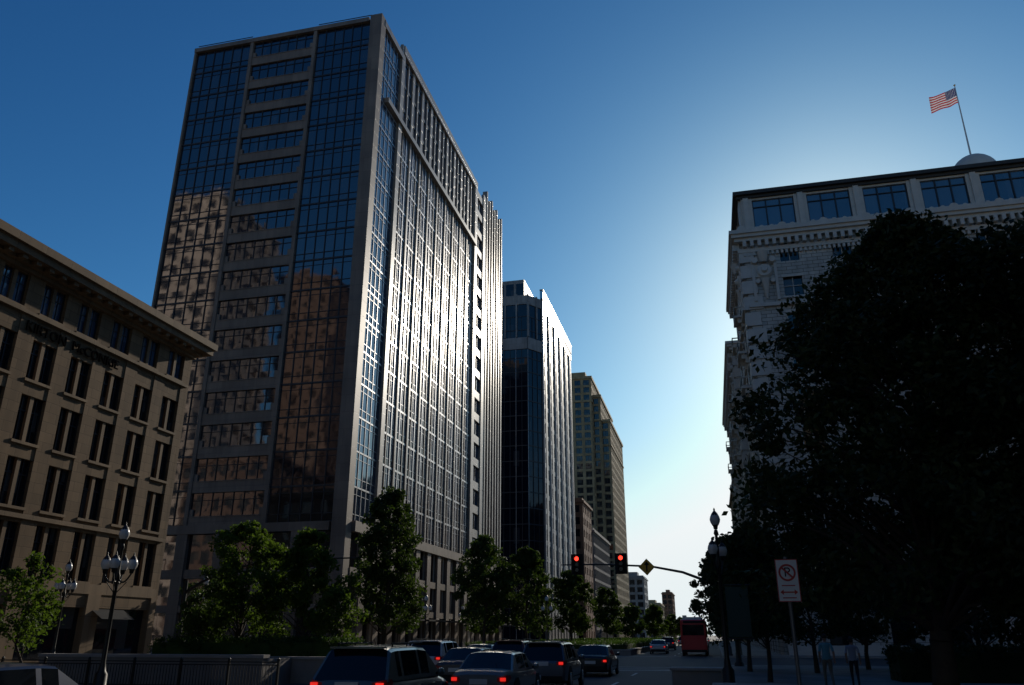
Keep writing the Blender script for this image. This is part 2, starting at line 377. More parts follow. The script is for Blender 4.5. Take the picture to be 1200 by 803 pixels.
block('warehouse_building',-34,-24,860,900,17,4,6,'pale','hglass')
block('office_block',8,34,190,250,38,4,4,'tan','hglass')
block('office_block',8,34,262,330,30,4,4,'brown','hglass')
block('office_block',10,40,420,500,20,4,5,'pale','hglass')
# buildings behind and beside the viewpoint (some seen mirrored in the tower glass, some added to block skylight)
block('bank_tower',-156,-122,-30,0,116,4.6,5.6,'wsun','hglass',2.2,1.9,faces='BR')
block('hotel_tower',-126,-108,-64,-40,108,4.2,4.6,'rust','hglass',2.4,2.0,faces='BR')
block('office_block',-118,-96,-22,6,40,4,4,'rust','hglass',faces='BR')
block('office_block',-90,-74,-22,0,26,4,4,'rust','hglass',faces='BR')
block('office_block',-72,-46,-90,-60,60,4,4,'tan','hglass',faces='BR')
block('office_block',5,60,-80,-40,60,4,4,'tan','hglass',faces='BL')
block('office_block',-33,-2,-190,-150,70,4,4,'pale','hglass',faces='BL')
block('office_block',-104,-84,-110,-80,70,4.5,5,'rust','navy',1.6,1.6,faces='BR')
block('office_block',-64,-40,-50,-6,34,4,4,'sand','hglass',faces='BR')
block('office_block',30,75,-20,48,48,4,4,'tan','hglass',faces='BL')  # unseen block added to keep skylight off the left building
# ================================================================== HOTEL (right)
def hotel():
    mb=MB(); x0=6.6; y0=85
    parts=[(x0,66,y0,106,44.8),(9.8,66,106,122,44.8),(x0,66,122,172,44.8)]
    for a,b,c,d,h in parts: mb.box(a,b,c,d,0,h,'hglass')
    def wall(F,L,cols,dep=.35):
        fl=[7.0+4.25*i for i in range(9)]
        e=0
        for c in cols:
            mb.fb(F,e,c-1.0,-.05,dep,0,44,'white_tc'); e=c+1.0
            mb.fb(F,c-.04,c+.04,-.02,.1,7,44,'white_trim')
            for z in fl[:-1]:
                mb.fb(F,c-1.2,c+1.2,-.02,dep+.14,z-.2,z,'white_trim'); mb.fb(F,c-1.15,c+1.15,-.02,dep+.1,z+2.3,z+2.6,'white_trim')
                mb.fb(F,c-1,c+1,-.02,.12,z+1.25,z+1.33,'white_trim')
        mb.fb(F,e,L,-.05,dep,0,44,'white_tc')
        prev=4.6
        for z in fl+[99]:
            mb.fb(F,.01,L-.01,-.04,dep-.05,prev,min(z,44),'white_tc'); prev=z+2.3
            if z==99: break
        mb.fb(F,-.05,L+.05,-.04,dep+.3,6.0,6.5,'white_trim'); mb.fb(F,0,L,-.04,dep+.35,35.7,36.1,'white_trim')
        mb.fb(F,0,L,-.04,dep+.2,31.6,31.8,'white_trim')
    FF=(x0,y0,1,0,0,-1)
    wall(FF,59.4,[4.9,10.4,15.2,20,24.8,29.6,34.4,39.2,44,48.8,54.5])
    FL=(x0,106,0,-1,-1,0); wall(FL,21,[3,7.2,11.4,15.6])
    FR=(9.8,122,0,-1,-1,0); wall(FR,16,[3.5,8,12.5])
    FL2=(x0,172,0,-1,-1,0); wall(FL2,50,[4+4.2*i for i in range(11)])
    mb.box(x0-.35,x0+3.3,121.65,122,0,44,'white_tc')
    for i in range(19):
        z=7+i*1.9
        w=1.5 if i%2 else 1.1
        mb.box(x0-.52,x0+w,y0-.52,y0+w,z,z+1.5,'white_trim')
        mb.box(x0-.50,x0+w*.8,122-.5,122+w,z,z+1.5,'white_trim')
    def corn(a,b,c,d):
        for e,z0,z1 in((.6,42.4,42.9),(.9,43.7,44.1),(1.2,44.1,44.5),(1.4,44.5,44.95)):
            mb.box(a-e,b,c-e,d+.01+e,z0,z1,'white_trim')
    corn(x0,66,y0,106); corn(x0,66,122,172)
    mb.box(9.3,66,106,122,44.0,44.9,'white_trim')
    for i in range(75): mb.fb(FF,i*.8,i*.8+.38,.35,1.1,42.95,43.68,'white_trim')
    for i in range(27): mb.fb(FL,i*.8,i*.8+.38,.35,1.1,42.95,43.68,'white_trim')
    for i in range(62): mb.fb(FL2,i*.8,i*.8+.38,.35,1.1,42.95,43.68,'white_trim')
    for i in range(120): mb.fb(FF,i*.5,i*.5+.26,.35,.62,41.95,42.35,'white_trim')
    def crest(F,L,st):
        ox,oy,ux,uy,nx,ny=F; k=0; u=0
        while u<L:
            r=.32 if k%4 else .5
            px,py=ox+ux*u+nx*1.25,oy+uy*u+ny*1.25
            mb.cyl((px-nx*.08,py-ny*.08,44.95),(px+nx*.08,py+ny*.08,44.95),r,r,'white_trim',10)
            u+=st;k+=1
    crest(FF,59,1.1); crest(FL,21,1.1); crest(FL2,50,1.1)
    def cart(F,u):
        ox,oy,ux,uy,nx,ny=F
        P=lambda uu,d,z:(ox+ux*uu+nx*d,oy+uy*uu+ny*d,z-1.2)
        mb.cyl(P(u,.3,41.2),P(u,.8,41.2),1.0,.7,'white_trim',14)
        mb.cyl(P(u,.7,41.2),P(u,1.1,41.2),.45,.25,'white_trim',12)
        for s_ in(-1,1):
            mb.cyl(P(u+s_*.95,.3,42.4),P(u+s_*.95,.95,42.4),.42,.34,'white_trim',10)
            mb.cyl(P(u+s_*.8,.3,39.9),P(u+s_*.8,.8,39.9),.35,.25,'white_trim',10)
            mb.fb(F,u+s_*1.2-.15,u+s_*1.2+.15,.3,.65,36.4,40.8,'white_trim')
        mb.cyl(P(u,.6,40.2),P(u,.4,37.9),.5,.12,'white_trim',8)
        mb.cyl(P(u,.7,42.2),P(u,.9,43.4),.4,.6,'white_trim',8)
    cart(FF,2.0); cart(FL,19.0); cart(FL2,48.2)
    # penthouse
    mb.box(x0+.4,65,y0+.4,105,44.8,50,'pglass')
    Fp=(x0+.4,y0+.4,1,0,0,-1)
    e=0
    for i in range(10):
        c=3.5+6.0*i
        mb.fb(Fp,e,c-2.3,-.05,.3,44.8,49.9,'white_trim'); e=c+2.3
        mb.fb(Fp,max(.02,c-3.0-.3),(c-3.0)+.3,.3,.5,45,49.7,'white_trim')
        for q in(-.76,.76): mb.fb(Fp,c+q-.07,c+q+.07,-.02,.14,45,49.9,'frame')
        for q in(-2.26,2.26): mb.fb(Fp,c+q-.06,c+q+.06,-.02,.14,45,49.9,'frame')
        mb.fb(Fp,c-2.3,c+2.3,-.02,.12,48.4,48.5,'frame')
    mb.fb(Fp,.01,58.4,-.04,.22,49.35,49.6,'white_trim'); mb.fb(Fp,0.01,58.4,-.04,.25,44.9,45.9,'white_trim')
    Fq=(x0+.4,105,0,-1,-1,0)
    e=0
    for c in(3.5,9.5,15.5):
        mb.fb(Fq,e,c-2.1,-.05,.3,44.8,49.9,'white_trim'); e=c+2.1
        for q in(-.7,.7): mb.fb(Fq,c+q-.07,c+q+.07,-.02,.14,45,49.9,'frame')
    mb.fb(Fq,e,19.6,-.05,.3,44.8,49.9,'white_trim'); mb.fb(Fq,.01,19.55,-.04,.22,49.35,49.6,'white_trim')
    mb.box(x0-.1,66,y0-.1,105.6,49.6,49.95,'roofdark'); mb.box(x0-.45,66.2,y0-.45,106,49.95,50.4,'roofdark')
    def balc(F,u,z,w=1.7):
        mb.fb(F,u-w,u+w,.3,1.45,z-.25,z,'white_trim')
        for b in(-w+.3,w-.6):
            mb.fb(F,u+b,u+b+.3,.3,1.1,z-.8,z-.25,'white_trim'); mb.fb(F,u+b,u+b+.3,.3,.7,z-1.3,z-.8,'white_trim')
        mb.fb(F,u-w,u+w,1.33,1.45,z+.95,z+1.08,'white_trim')
        n=9
        for i in range(n):
            c=u-w+.1+(2*w-.2)*i/(n-1); mb.fb(F,c-.05,c+.05,1.35,1.43,z,z+.96,'iron')
        for s_ in(u-w,u+w-.1): mb.fb(F,s_,s_+.1,.3,1.4,z+.95,z+1.07,'white_trim')
    for z in(36.6,32.2,28.1,23.8,19.6,15.3,11): balc(FL,15.6,z)
    for z in(36.6,28.1,19.6,11): balc(FL,5.1,z)
    for u in(45,36.6,24,11.4):
        for z in(36.6,32.2,28.1,19.6,15.3,11): balc(FL2,u,z)
    for u in(10.4,29.6): balc(FF,u,28.1,2.2)
    mb.lathe((37.4,100,50.3),[(3.7,0),(3.7,1.2),(3.2,1.3),(3.2,6.0),(3.5,6.1),(3.5,6.6),(2.95,6.7)],'white_trim',24)
    for i in range(12):
        t=i*math.pi/6; mb.cyl((37.4+3.3*math.cos(t),100+3.3*math.sin(t),51.5),(37.4+3.3*math.cos(t),100+3.3*math.sin(t),56.4),.22,.18,'white_trim',8)
    mb.lathe((37.4,100,57.0),[(2.95*math.cos(a),3.3*math.sin(a)) for a in[i*math.pi/2/9 for i in range(10)]],'white_trim',24)
    mb.box(44,60,95,104,50.3,53,'white_tc')
    for i in range(6): mb.fb(FF,18+i*4.5,20.2+i*4.5,.35,.75,0,6.0,'white_trim')
    mb.fb(FF,0,59,.3,1.6,0,.5,'white_trim'); mb.fb(FF,0,59,.3,1.1,.5,1.0,'white_trim')
    return mb.obj('hotel_building')
hotel()
def flag():
    e=empty('flag_on_pole',(37.2,99.4,60))
    mb=MB(); mb.cyl((0,0,-2),(0,0,11),.13,.06,'white',8); mb.lathe((0,0,11),[(.01,.3),(.16,.15),(.01,0)],'yellow',8); mb.obj('pole',e)
    m,nt,b=newmat('flag_stripes')
    uv=N(nt,'ShaderNodeUVMap'); sp=N(nt,'ShaderNodeSeparateXYZ'); nt.links.new(uv.outputs[0],sp.inputs[0])
    fr=mth(nt,'FRACT',mth(nt,'MULTIPLY',sp.outputs[1],6.5)); gt=mth(nt,'GREATER_THAN',fr,.5)
    c=mixcol(nt,gt,(.5,.02,.03),(.75,.75,.75))
    mm=mth(nt,'MULTIPLY',mth(nt,'LESS_THAN',sp.outputs[0],.42),mth(nt,'GREATER_THAN',sp.outputs[1],.46))
    vo=N(nt,'ShaderNodeTexVoronoi'); vo.inputs['Scale'].default_value=18; vo.inputs['Randomness'].default_value=.1; nt.links.new(uv.outputs[0],vo.inputs['Vector'])
    st=mixcol(nt,mth(nt,'LESS_THAN',vo.outputs['Distance'],.28),(.02,.03,.14),(.6,.6,.6))
    cc=mixcol(nt,mm,c,st)
    nt.links.new(cc,b.inputs['Base Color']); b.inputs['Roughness'].default_value=.8
    t=N(nt,'ShaderNodeBsdfTranslucent'); nt.links.new(cc,t.inputs[0]); mx=N(nt,'ShaderNodeMixShader'); mx.inputs[0].default_value=.35
    nt.links.new(b.outputs[0],mx.inputs[1]); nt.links.new(t.outputs[0],mx.inputs[2]); nt.links.new(mx.outputs[0],nt.nodes['Material Output'].inputs[0])
    nu,nv=24,10; vs=[];fs=[];uvs=[]
    for j in range(nv+1):
        for i in range(nu+1):
            u=i/nu;v=j/nv
            x=-3.7*u*.93; y=.35*math.sin(u*9+v*.8)*u**.6; z=10.6-2.4+2.4*v-.95*u**1.2+.16*math.sin(u*8+1)
            vs.append((x,y,z)); uvs.append((u,v))
    for j in range(nv):
        for i in range(nu): a=j*(nu+1)+i; fs.append((a,a+1,a+nu+2,a+nu+1))
    me=bpy.data.meshes.new('flag'); me.from_pydata(vs,[],fs); ul=me.uv_layers.new()
    for l in me.loops: ul.data[l.index].uv=uvs[l.vertex_index]
    for p in me.polygons: p.use_smooth=True
    me.materials.append(m); o=bpy.data.objects.new('flag',me); scene.collection.objects.link(o); o.parent=e
flag()
# ================================================================== GROUND
mb=MB(); mb.add([(-6000,-3000,0),(6000,-3000,0),(6000,9000,0),(-6000,9000,0)],[(0,1,2,3)],'groundm'); mb.obj('ground')
mb=MB()
mb.add([(-33,-200,.004),(.5,-200,.004),(.5,2500,.004),(-33,2500,.004)],[(0,1,2,3)],'asphalt')
mb.add([(-300,57,.008),(300,57,.008),(300,79,.008),(-300,79,.008)],[(0,1,2,3)],'asphalt')
mb.obj('road')
mb=MB()
for x in(-4.2,-8.0,-11.3):
    y=-20
    while y<46:
        mb.box(x-.06,x+.06,y,y+3,.012,.016,'paint'); y+=9
y=84
while y<500: mb.box(-4.06,-3.94,y,y+3,.012,.016,'paint'); y+=9
mb.box(-14.8,.3,49.3,49.8,.012,.016,'paint')
for yy in(51.5,54.3,80.4,83.0): mb.box(-32.5,.3,yy,yy+.3,.012,.016,'paint')
mb.obj('road_markings')
def pavement(x0,x1,y0,y1,name='pavement'):
    mb=MB(); mb.box(x0+.15,x1-.15,y0+.15,y1-.15,0,.14,'pave')
    mb.box(x0,x1,y0,y0+.15,0,.145,'kerb'); mb.box(x0,x1,y1-.15,y1,0,.145,'kerb'); mb.box(x0,x0+.15,y0+.15,y1-.15,0,.145,'kerb'); mb.box(x1-.15,x1,y0+.15,y1-.15,0,.145,'kerb')
    mb.obj(name)
pavement(.5,70,-40,56); pavement(.5,120,80,1500); pavement(-120,-33,-40,56); pavement(-120,-33,80,1500)
def leafcloud(rng,cen,rad,per,size,flat=.8,up=.3):
    n=len(cen); c=np.repeat(cen,per,axis=0); r=np.repeat(rad,per)
    d=rng.normal(size=(n*per,3)); d/=np.linalg.norm(d,axis=1)[:,None]
    rr=r*rng.random(n*per)**.5
    p=c+d*rr[:,None]*np.array([1,1,flat])
    nrm=rng.normal(size=(n*per,3)); nrm[:,2]+=up; nrm/=np.linalg.norm(nrm,axis=1)[:,None]
    t=np.cross(nrm,rng.normal(size=(n*per,3))); t/=np.linalg.norm(t,axis=1)[:,None]; b=np.cross(nrm,t)
    s=(size*(.6+.8*rng.random(n*per)))[:,None]
    V=np.stack([p-t*s*.5,p+b*s*.28-nrm*s*.06,p+t*s*.5,p-b*s*.28-nrm*s*.06],axis=1).reshape(-1,3)
    return V
def leafobj(name,V,mb,mat,parent=None,loc=(0,0,0)):
    nb=len(mb.v); nl=len(V)//4
    me=bpy.data.meshes.new(name)
    allv=np.concatenate([np.array(mb.v,dtype=float).reshape(-1,3),V]) if nb else V
    lens=[len(f) for f in mb.f]+[4]*nl
    loops=np.concatenate([np.array([i for f in mb.f for i in f],dtype=np.int32),np.arange(nb,nb+4*nl,dtype=np.int32)])
    starts=np.concatenate([[0],np.cumsum(lens)[:-1]]).astype(np.int32)
    me.vertices.add(len(allv)); me.vertices.foreach_set('co',allv.ravel())
    me.loops.add(len(loops)); me.loops.foreach_set('vertex_index',loops)
    me.polygons.add(len(lens)); me.polygons.foreach_set('loop_start',starts); me.polygons.foreach_set('loop_total',np.array(lens,dtype=np.int32))
    for m in mb.mats: me.materials.append(m)
    me.materials.append(M[mat]); li=len(mb.mats)
    me.polygons.foreach_set('material_index',np.array(mb.m+[li]*nl,dtype=np.int32))
    me.polygons.foreach_set('use_smooth',np.array(mb.sm+[False]*nl))
    me.update(calc_edges=True); me.validate()
    o=bpy.data.objects.new(name,me); scene.collection.objects.link(o); o.location=loc
    if parent:o.parent=parent
    return o
def tree(name,x,y,h,rad,base,ncl,per,leaf,seed,mat='leaf',peak=.35,tr=.16,clr=.6,z0=.0,wob=.22,bx=0,pw=1.1):
    rng=np.random.default_rng(seed); mb=MB()
    ph=rng.random(6)*6.28
    def env(t,a):
        if t>peak: e=math.sqrt(max(0,1-((t-peak)/(1-peak))**2))**pw
        else: e=math.sqrt(max(0,1-((peak-t)/(peak+.18))**2))
        return rad*e*(1+wob*math.sin(2*a+ph[0]+t*5)+wob*.7*math.sin(5*a+ph[1]-t*9)+wob*.5*math.sin(t*17+ph[2]+3*a))
    pts=[Vector((0,0,z0))]; k=7
    for i in range(1,k+1):
        t=i/k; pts.append(Vector((rng.normal()*.06*i**.5+bx*t,rng.normal()*.06*i**.5,z0+(h*.88-z0)*t)))
    for i in range(k):
        r0=tr*(1-i/k*.85)*(1.25 if i==0 else 1); r1=tr*(1-(i+1)/k*.85); mb.cyl(pts[i],pts[i+1],r0,r1,'bark',8,False)
    def trunkat(z):
        for i in range(k):
            if pts[i].z<=z<=pts[i+1].z:
                return pts[i].lerp(pts[i+1],(z-pts[i].z)/(pts[i+1].z-pts[i].z))
        return pts[-1]
    cen=[];rads=[]
    for c in range(ncl):
        t=rng.random()**.85; a=rng.random()*6.283; rr=env(t,a)*(.25+.75*rng.random()**.5)
        z=base+(h-base)*t; p=Vector((math.cos(a)*rr+bx*t,math.sin(a)*rr,z))
        cr=clr*(.6+.7*rng.random())*(1-.35*t); cen.append(p); rads.append(cr)
        if c%2==0 or ncl<60:
            zs=max(base*.75,z-rr*(.5+.5*rng.random())); q=trunkat(min(zs,h*.85)); mid=q.lerp(p,.5)+Vector((0,0,.12*rr))
            rb=max(.018,tr*.28*(1-t*.6)); mb.cyl(q,mid,rb,rb*.6,'bark',5,False); mb.cyl(mid,p,rb*.6,.008,'bark',5,False)
    V=leafcloud(rng,np.array([tuple(p) for p in cen]),np.array(rads),per,leaf)
    return leafobj(name,V,mb,mat,None,(x,y,0))
def hedge(name,x0,x1,y0,y1,z0,z1,n,leaf,seed,mat='leafh'):
    rng=np.random.default_rng(seed); mb=MB(); mb.box(x0+.12,x1-.12,y0+.12,y1-.12,z0,z1-.14,mat)
    c=np.column_stack([rng.uniform(x0,x1,n),rng.uniform(y0,y1,n),z0+(z1-z0)*(1-rng.random(n)**2)*1.0])
    V=leafcloud(rng,c,np.full(n,.2),14,leaf,1)
    return leafobj(name,V,mb,mat)
def planter(x0,x1,y0,y1,h):
    mb=MB(); w=.3
    mb.box(x0,x1,y0,y0+w,0,h,'concrete'); mb.box(x0,x1,y1-w,y1,0,h,'concrete'); mb.box(x0,x0+w,y0+w,y1-w,0,h,'concrete'); mb.box(x1-w,x1,y0+w,y1-w,0,h,'concrete')
    mb.box(x0-.05,x1+.05,y0-.05,y0+w+.05,h,h+.1,'kerb'); mb.box(x1-w-.05,x1+.05,y0+w+.05,y1+.05,h,h+.1,'kerb'); mb.box(x0-.05,x0+w+.05,y0+w+.05,y1+.05,h,h+.1,'kerb')
    mb.box(x0+w,x1-w,y0+w,y1-w,0,h-.1,'groundm'); mb.obj('planter_wall')
planter(-27,-15.5,33,50,.95); planter(-26,-8.2,84,230,.5)
hedge('hedge',-26.4,-16.1,35.5,38,.85,1.72,900,.12,1); hedge('hedge',-25.5,-8.8,84.8,120,.4,1.15,3500,.16,2); hedge('hedge',-25.5,-8.8,122,225,.4,1.2,2500,.3,3)
tree('street_tree',-17.9,44,9.9,1.9,2.4,160,120,.2,11,'leafm',tr=.16,z0=.8)
tree('street_tree',-22.9,37.5,7.3,2.1,2.0,110,120,.18,12,z0=.8)
tree('street_tree',-20.0,38.6,6.9,1.8,2.0,100,120,.18,13,z0=.8)
tree('street_tree',-17.6,37.2,3.9,1.0,1.6,40,90,.15,31,z0=.8,tr=.07)
tree('street_tree',-25.6,38.2,4.0,1.1,1.6,40,90,.15,32,'leafm',z0=.8,tr=.07)
tree('street_tree',-23.3,84.5,11.8,2.9,3,120,90,.34,14,'leafm',clr=.9)
tree('street_tree',-20.2,91,11.0,2.9,3,120,90,.34,15,'leafm',clr=.9)
tree('street_tree',-18.7,112,9.9,3.1,2.6,100,80,.38,16,'leafm',clr=.95)
tree('street_tree',-17.6,142,9.6,2.2,2.6,70,70,.45,17,'leafm',clr=1)
for i,(x,y) in enumerate(((-16.5,175),(-14,205),(-16,240),(-13,290),(-16,330),(-12,400),(-35,300),(-35,215),(-35,170),(-34.5,125),(-12,480),(-14,570),(-20,680),(2.5,190),(2.5,240),(2.5,310),(3,420),(2,560),(-30,500),(-31,600),(-6,1100),(4,800))):
    tree('street_tree',x,y,7.5+(i*37%5)*.5,2.6,2.2,45,45,.7,40+i,'leafm',clr=1.1)
tree('street_tree',-21.3,22.2,4.25,.85,1.6,42,75,.13,18,tr=.06,clr=.5)
tree('street_tree',-36,54,6.0,1.6,2,50,70,.22,19,'leafm',tr=.09)
tree('street_tree',-34.8,90,8,2.2,2.4,60,70,.3,20,'leafm')
# right side trees
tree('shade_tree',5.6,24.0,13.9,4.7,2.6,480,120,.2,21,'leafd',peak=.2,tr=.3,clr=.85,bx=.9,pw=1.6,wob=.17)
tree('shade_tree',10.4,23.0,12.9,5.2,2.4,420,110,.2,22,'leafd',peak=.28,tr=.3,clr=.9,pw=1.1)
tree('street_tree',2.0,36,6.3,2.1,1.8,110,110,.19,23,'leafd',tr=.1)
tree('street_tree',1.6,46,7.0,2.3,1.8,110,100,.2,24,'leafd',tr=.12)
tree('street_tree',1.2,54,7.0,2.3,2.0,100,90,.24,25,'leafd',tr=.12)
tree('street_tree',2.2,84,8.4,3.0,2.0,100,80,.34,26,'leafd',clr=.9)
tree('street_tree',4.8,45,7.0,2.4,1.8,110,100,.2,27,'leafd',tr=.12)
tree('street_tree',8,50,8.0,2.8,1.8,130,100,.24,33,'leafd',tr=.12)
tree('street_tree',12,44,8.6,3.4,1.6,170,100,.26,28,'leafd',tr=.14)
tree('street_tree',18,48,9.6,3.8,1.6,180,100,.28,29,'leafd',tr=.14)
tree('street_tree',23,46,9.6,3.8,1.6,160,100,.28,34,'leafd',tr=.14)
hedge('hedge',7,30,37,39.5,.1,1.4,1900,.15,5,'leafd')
rng=np.random.default_rng(77); n=700
yy=rng.uniform(900,1900,n); xx=rng.uniform(-1,1,n)*yy*.35-20
ok=(xx<-36)|(xx>6)|(yy>1500); c=np.column_stack([xx,yy,2+rng.random(n)*7])[ok]
leafobj('distant_trees',leafcloud(rng,c,np.full(len(c),6.),60,2.6,.7),MB(),'leafm')
# ================================================================== STREET FURNITURE
def acorn(mb,c,s=1.):
    x,y,z=c
    mb.lathe((x,y,z),[(.01,-.16*s),(.07*s,-.15*s),(.09*s,-.03*s),(.13*s,0)],'iron',10)
    mb.lathe((x,y,z),[(.12*s,0),(.17*s,.1*s),(.19*s,.2*s),(.16*s,.32*s),(.09*s,.42*s)],'globe',12)
    mb.lathe((x,y,z),[(.15*s,.33*s),(.11*s,.42*s),(.06*s,.48*s),(.03*s,.52*s),(.035*s,.57*s),(.005,.63*s)],'iron',10)
def street_lamp(x,y,h=5.0,arms=4,s=1.,rot=.3,banner=False,z0=.14,reach=.42):
    mb=MB()
    mb.lathe((0,0,z0),[(.27,0),(.27,.12),(.2,.2),(.19,.75),(.12,.85),(.1,1.0),(.075,1.1),(.06,h-1.2),(.09,h-1.15),(.09,h-1.0),(.05,h-.9),(.045,h-.2),(.08,h-.12),(.05,h)],'iron',12)
    for i in range(arms):
        a=rot+i*2*math.pi/arms; ca,sa=math.cos(a),math.sin(a); r=reach; zz=h-1.05
        pr=None
        for j in range(9):
            t=j/8; p=Vector((ca*r*t,sa*r*t,z0+zz-.22*math.sin(t*math.pi)+.1*t))
            if pr is not None: mb.cyl(pr,p,.028,.028,'iron',6,False)
            pr=p
        mb.cyl((ca*r*.1,sa*r*.1,z0+zz-.5),(ca*r*.75,sa*r*.75,z0+zz-.16),.015,.015,'iron',5)
        acorn(mb,(ca*r,sa*r,z0+zz+.24),s)
    acorn(mb,(0,0,z0+h+.15),s*1.05)
    if banner:
        mb.cyl((0,0,h-1.6),(.9,0,h-1.6),.02,.02,'iron',6); mb.cyl((0,0,h-3.2),(.9,0,h-3.2),.02,.02,'iron',6)
        mb.box(.12,.82,-.01,.01,h-3.15,h-1.65,'banner')
    return mb.obj('street_lamp',None,(x,y,0))
street_lamp(-18.9,23.3,4.75,4,.86,.35,z0=0)
street_lamp(.3,27.3,5.0,2,.85,1.2,True)
street_lamp(-33.8,50.5,4.9,4,1.); street_lamp(-29,82.5,5,4,1.1); street_lamp(-16.9,86,5,2,1.1)
street_lamp(-34,38,4.9,4,.95); street_lamp(-34,112,5,2,1.1); street_lamp(1.2,81,5,2,1.1)
def sig(mb,x,y,z,lit=True):
    mb.box(x-.40,x+.40,y+.02,y+.05,z-.66,z+.66,'black'); mb.box(x-.19,x+.19,y-.16,y+.02,z-.53,z+.53,'black')
    for i,zz in enumerate((.35,0,-.35)):
        mb.cyl((x,y-.165,z+zz),(x,y-.18,z+zz),.14,.13,'redsig' if (lit and i==0) else 'lensoff',14)
        n=8
        vs=[];fs=[]
        for j in range(n+1):
            a=math.pi*j/n*1.3-.15*math.pi
            for yy in(y-.16,y-.42): vs.append((x+.165*math.cos(a),yy,z+zz+.165*math.sin(a)))
        for j in range(n): fs.append((2*j,2*j+1,2*j+3,2*j+2))
        mb.add(vs,fs,'black')
def mast(name,px,py,dirx,L,heads,zarm,lit=True,diamond=None):
    mb=MB(); mb.cyl((px,py,0),(px,py,zarm-1.2),.16,.13,'iron',12); mb.lathe((px,py,0),[(.3,0),(.3,.3),(.2,.4),(.17,.9)],'iron',12)
    P=[Vector((px,py,zarm-2.0)),Vector((px+dirx*1.2,py,zarm-1.3)),Vector((px+dirx*3,py,zarm-.6)),Vector((px+dirx*5,py,zarm-.2)),Vector((px+dirx*(L*.75),py,zarm-.02)),Vector((px+dirx*L,py,zarm))]
    for i in range(5): mb.cyl(P[i],P[i+1],.11-.014*i,.11-.014*(i+1),'iron',10)
    for hx in heads: sig(mb,hx,py-.14,zarm,lit)
    if diamond:
        x,z,s=diamond; mb.add([(x-s,py-.14,z),(x,py-.14,z-s),(x+s,py-.14,z),(x,py-.14,z+s)],[(0,1,2,3)],'yellow')
        mb.add([(x-s-.03,py-.13,z),(x,py-.13,z-s-.03),(x+s+.03,py-.13,z),(x,py-.13,z+s+.03)],[(3,2,1,0)],'black')
        mb.box(x-.05,x+.05,py-.16,py-.145,z-.28,z+.2,'black'); mb.add([(x-.18,py-.15,z+.12),(x+.18,py-.15,z+.12),(x,py-.15,z+.36)],[(0,1,2)],'black')
    return mb.obj(name,None)
mast('traffic_signal',1.3,54,-1,10.9,[-8.5,-5.6],6.3,True,(-3.95,6.05,.5))
mast('traffic_signal',-33.6,48,1,13,[-26.9,-23.9],6.5,False)
def nopark():
    e=empty('no_parking_sign',(1.16,13.4,0))
    mb=MB(); mb.cyl((0,.04,0),(0,.04,3.05),.03,.03,'steel',8); mb.obj('post',e)
    mb=MB(); mb.box(-.165,.165,-.012,0,2.38,3.01,'white')
    for a,b,c,d in((-.165,.165,2.38,2.392),(-.165,.165,2.998,3.01),(-.165,-.153,2.392,2.998),(.153,.165,2.392,2.998)): mb.box(a,b,-.015,-.012,c,d,'redp')
    n=28;ro,ri=.128,.098; Z=2.81
    for i in range(n):
        a0,a1=2*math.pi*i/n,2*math.pi*(i+1)/n
        mb.add([(r*math.cos(a),-.017,Z+r*math.sin(a)) for r,a in((ro,a0),(ro,a1),(ri,a1),(ri,a0))],[(0,1,2,3)],'redp')
    c=.075; mb.add([(-c-.01,-.022,Z+c-.01),(-c+.01,-.022,Z+c+.01),(c+.01,-.022,Z-c+.01),(c-.01,-.022,Z-c-.01)],[(3,2,1,0)],'redp')
    mb.box(-.09,.09,-.017,-.013,2.51,2.53,'redp'); mb.add([(-.13,-.016,2.52),(-.08,-.016,2.48),(-.08,-.016,2.56)],[(0,1,2)],'redp'); mb.add([(.13,-.016,2.52),(.08,-.016,2.56),(.08,-.016,2.48)],[(0,1,2)],'redp')
    mb.box(-.1,.1,-.017,-.013,2.43,2.445,'redp'); mb.box(-.1,.1,-.017,-.013,2.61,2.625,'redp')
    mb.obj('panel',e,fixn=False)
    text('P',.2,e,(0,-.018,Z),(R(90),0,0),'black','letter',.001)
nopark()
def railing():
    mb=MB(); x0,x1,y=-34,-15.7,28.6
    n=int((x1-x0)/2)
    for i in range(n+1):
        x=x0+(x1-x0)*i/n; mb.box(x-.04,x+.04,y-.04,y+.04,0,1.02,'iron'); mb.lathe((x,y,1.02),[(.05,0),(.06,.05),(.01,.1)],'iron',8)
    for z in(.12,.85,.95): mb.box(x0,x1,y-.02,y+.02,z,z+.04,'iron')
    k=int((x1-x0)/.13)
    for i in range(k): x=x0+.13*i; mb.box(x-.01,x+.01,y-.01,y+.01,.14,.86,'iron')
    mb.obj('railing')
railing()
mb=MB(); mb.box(-28,-17.5,30.6,31,0,1.05,'concrete'); mb.box(-28.05,-17.45,30.55,31.05,1.05,1.17,'kerb'); mb.box(-17.9,-17.5,31,33,0,1.0,'concrete'); mb.obj('parapet_wall')
for x,y in((.9,21),(-.6,31.5)):
    mb=MB()
    mb.box(x-1.0,x+.9,y-.5,y+.5,0,.72,'concrete'); mb.box(x-1.06,x+.96,y-.56,y+.56,.72,.82,'kerb'); mb.obj('planter_box',bevel=.02)
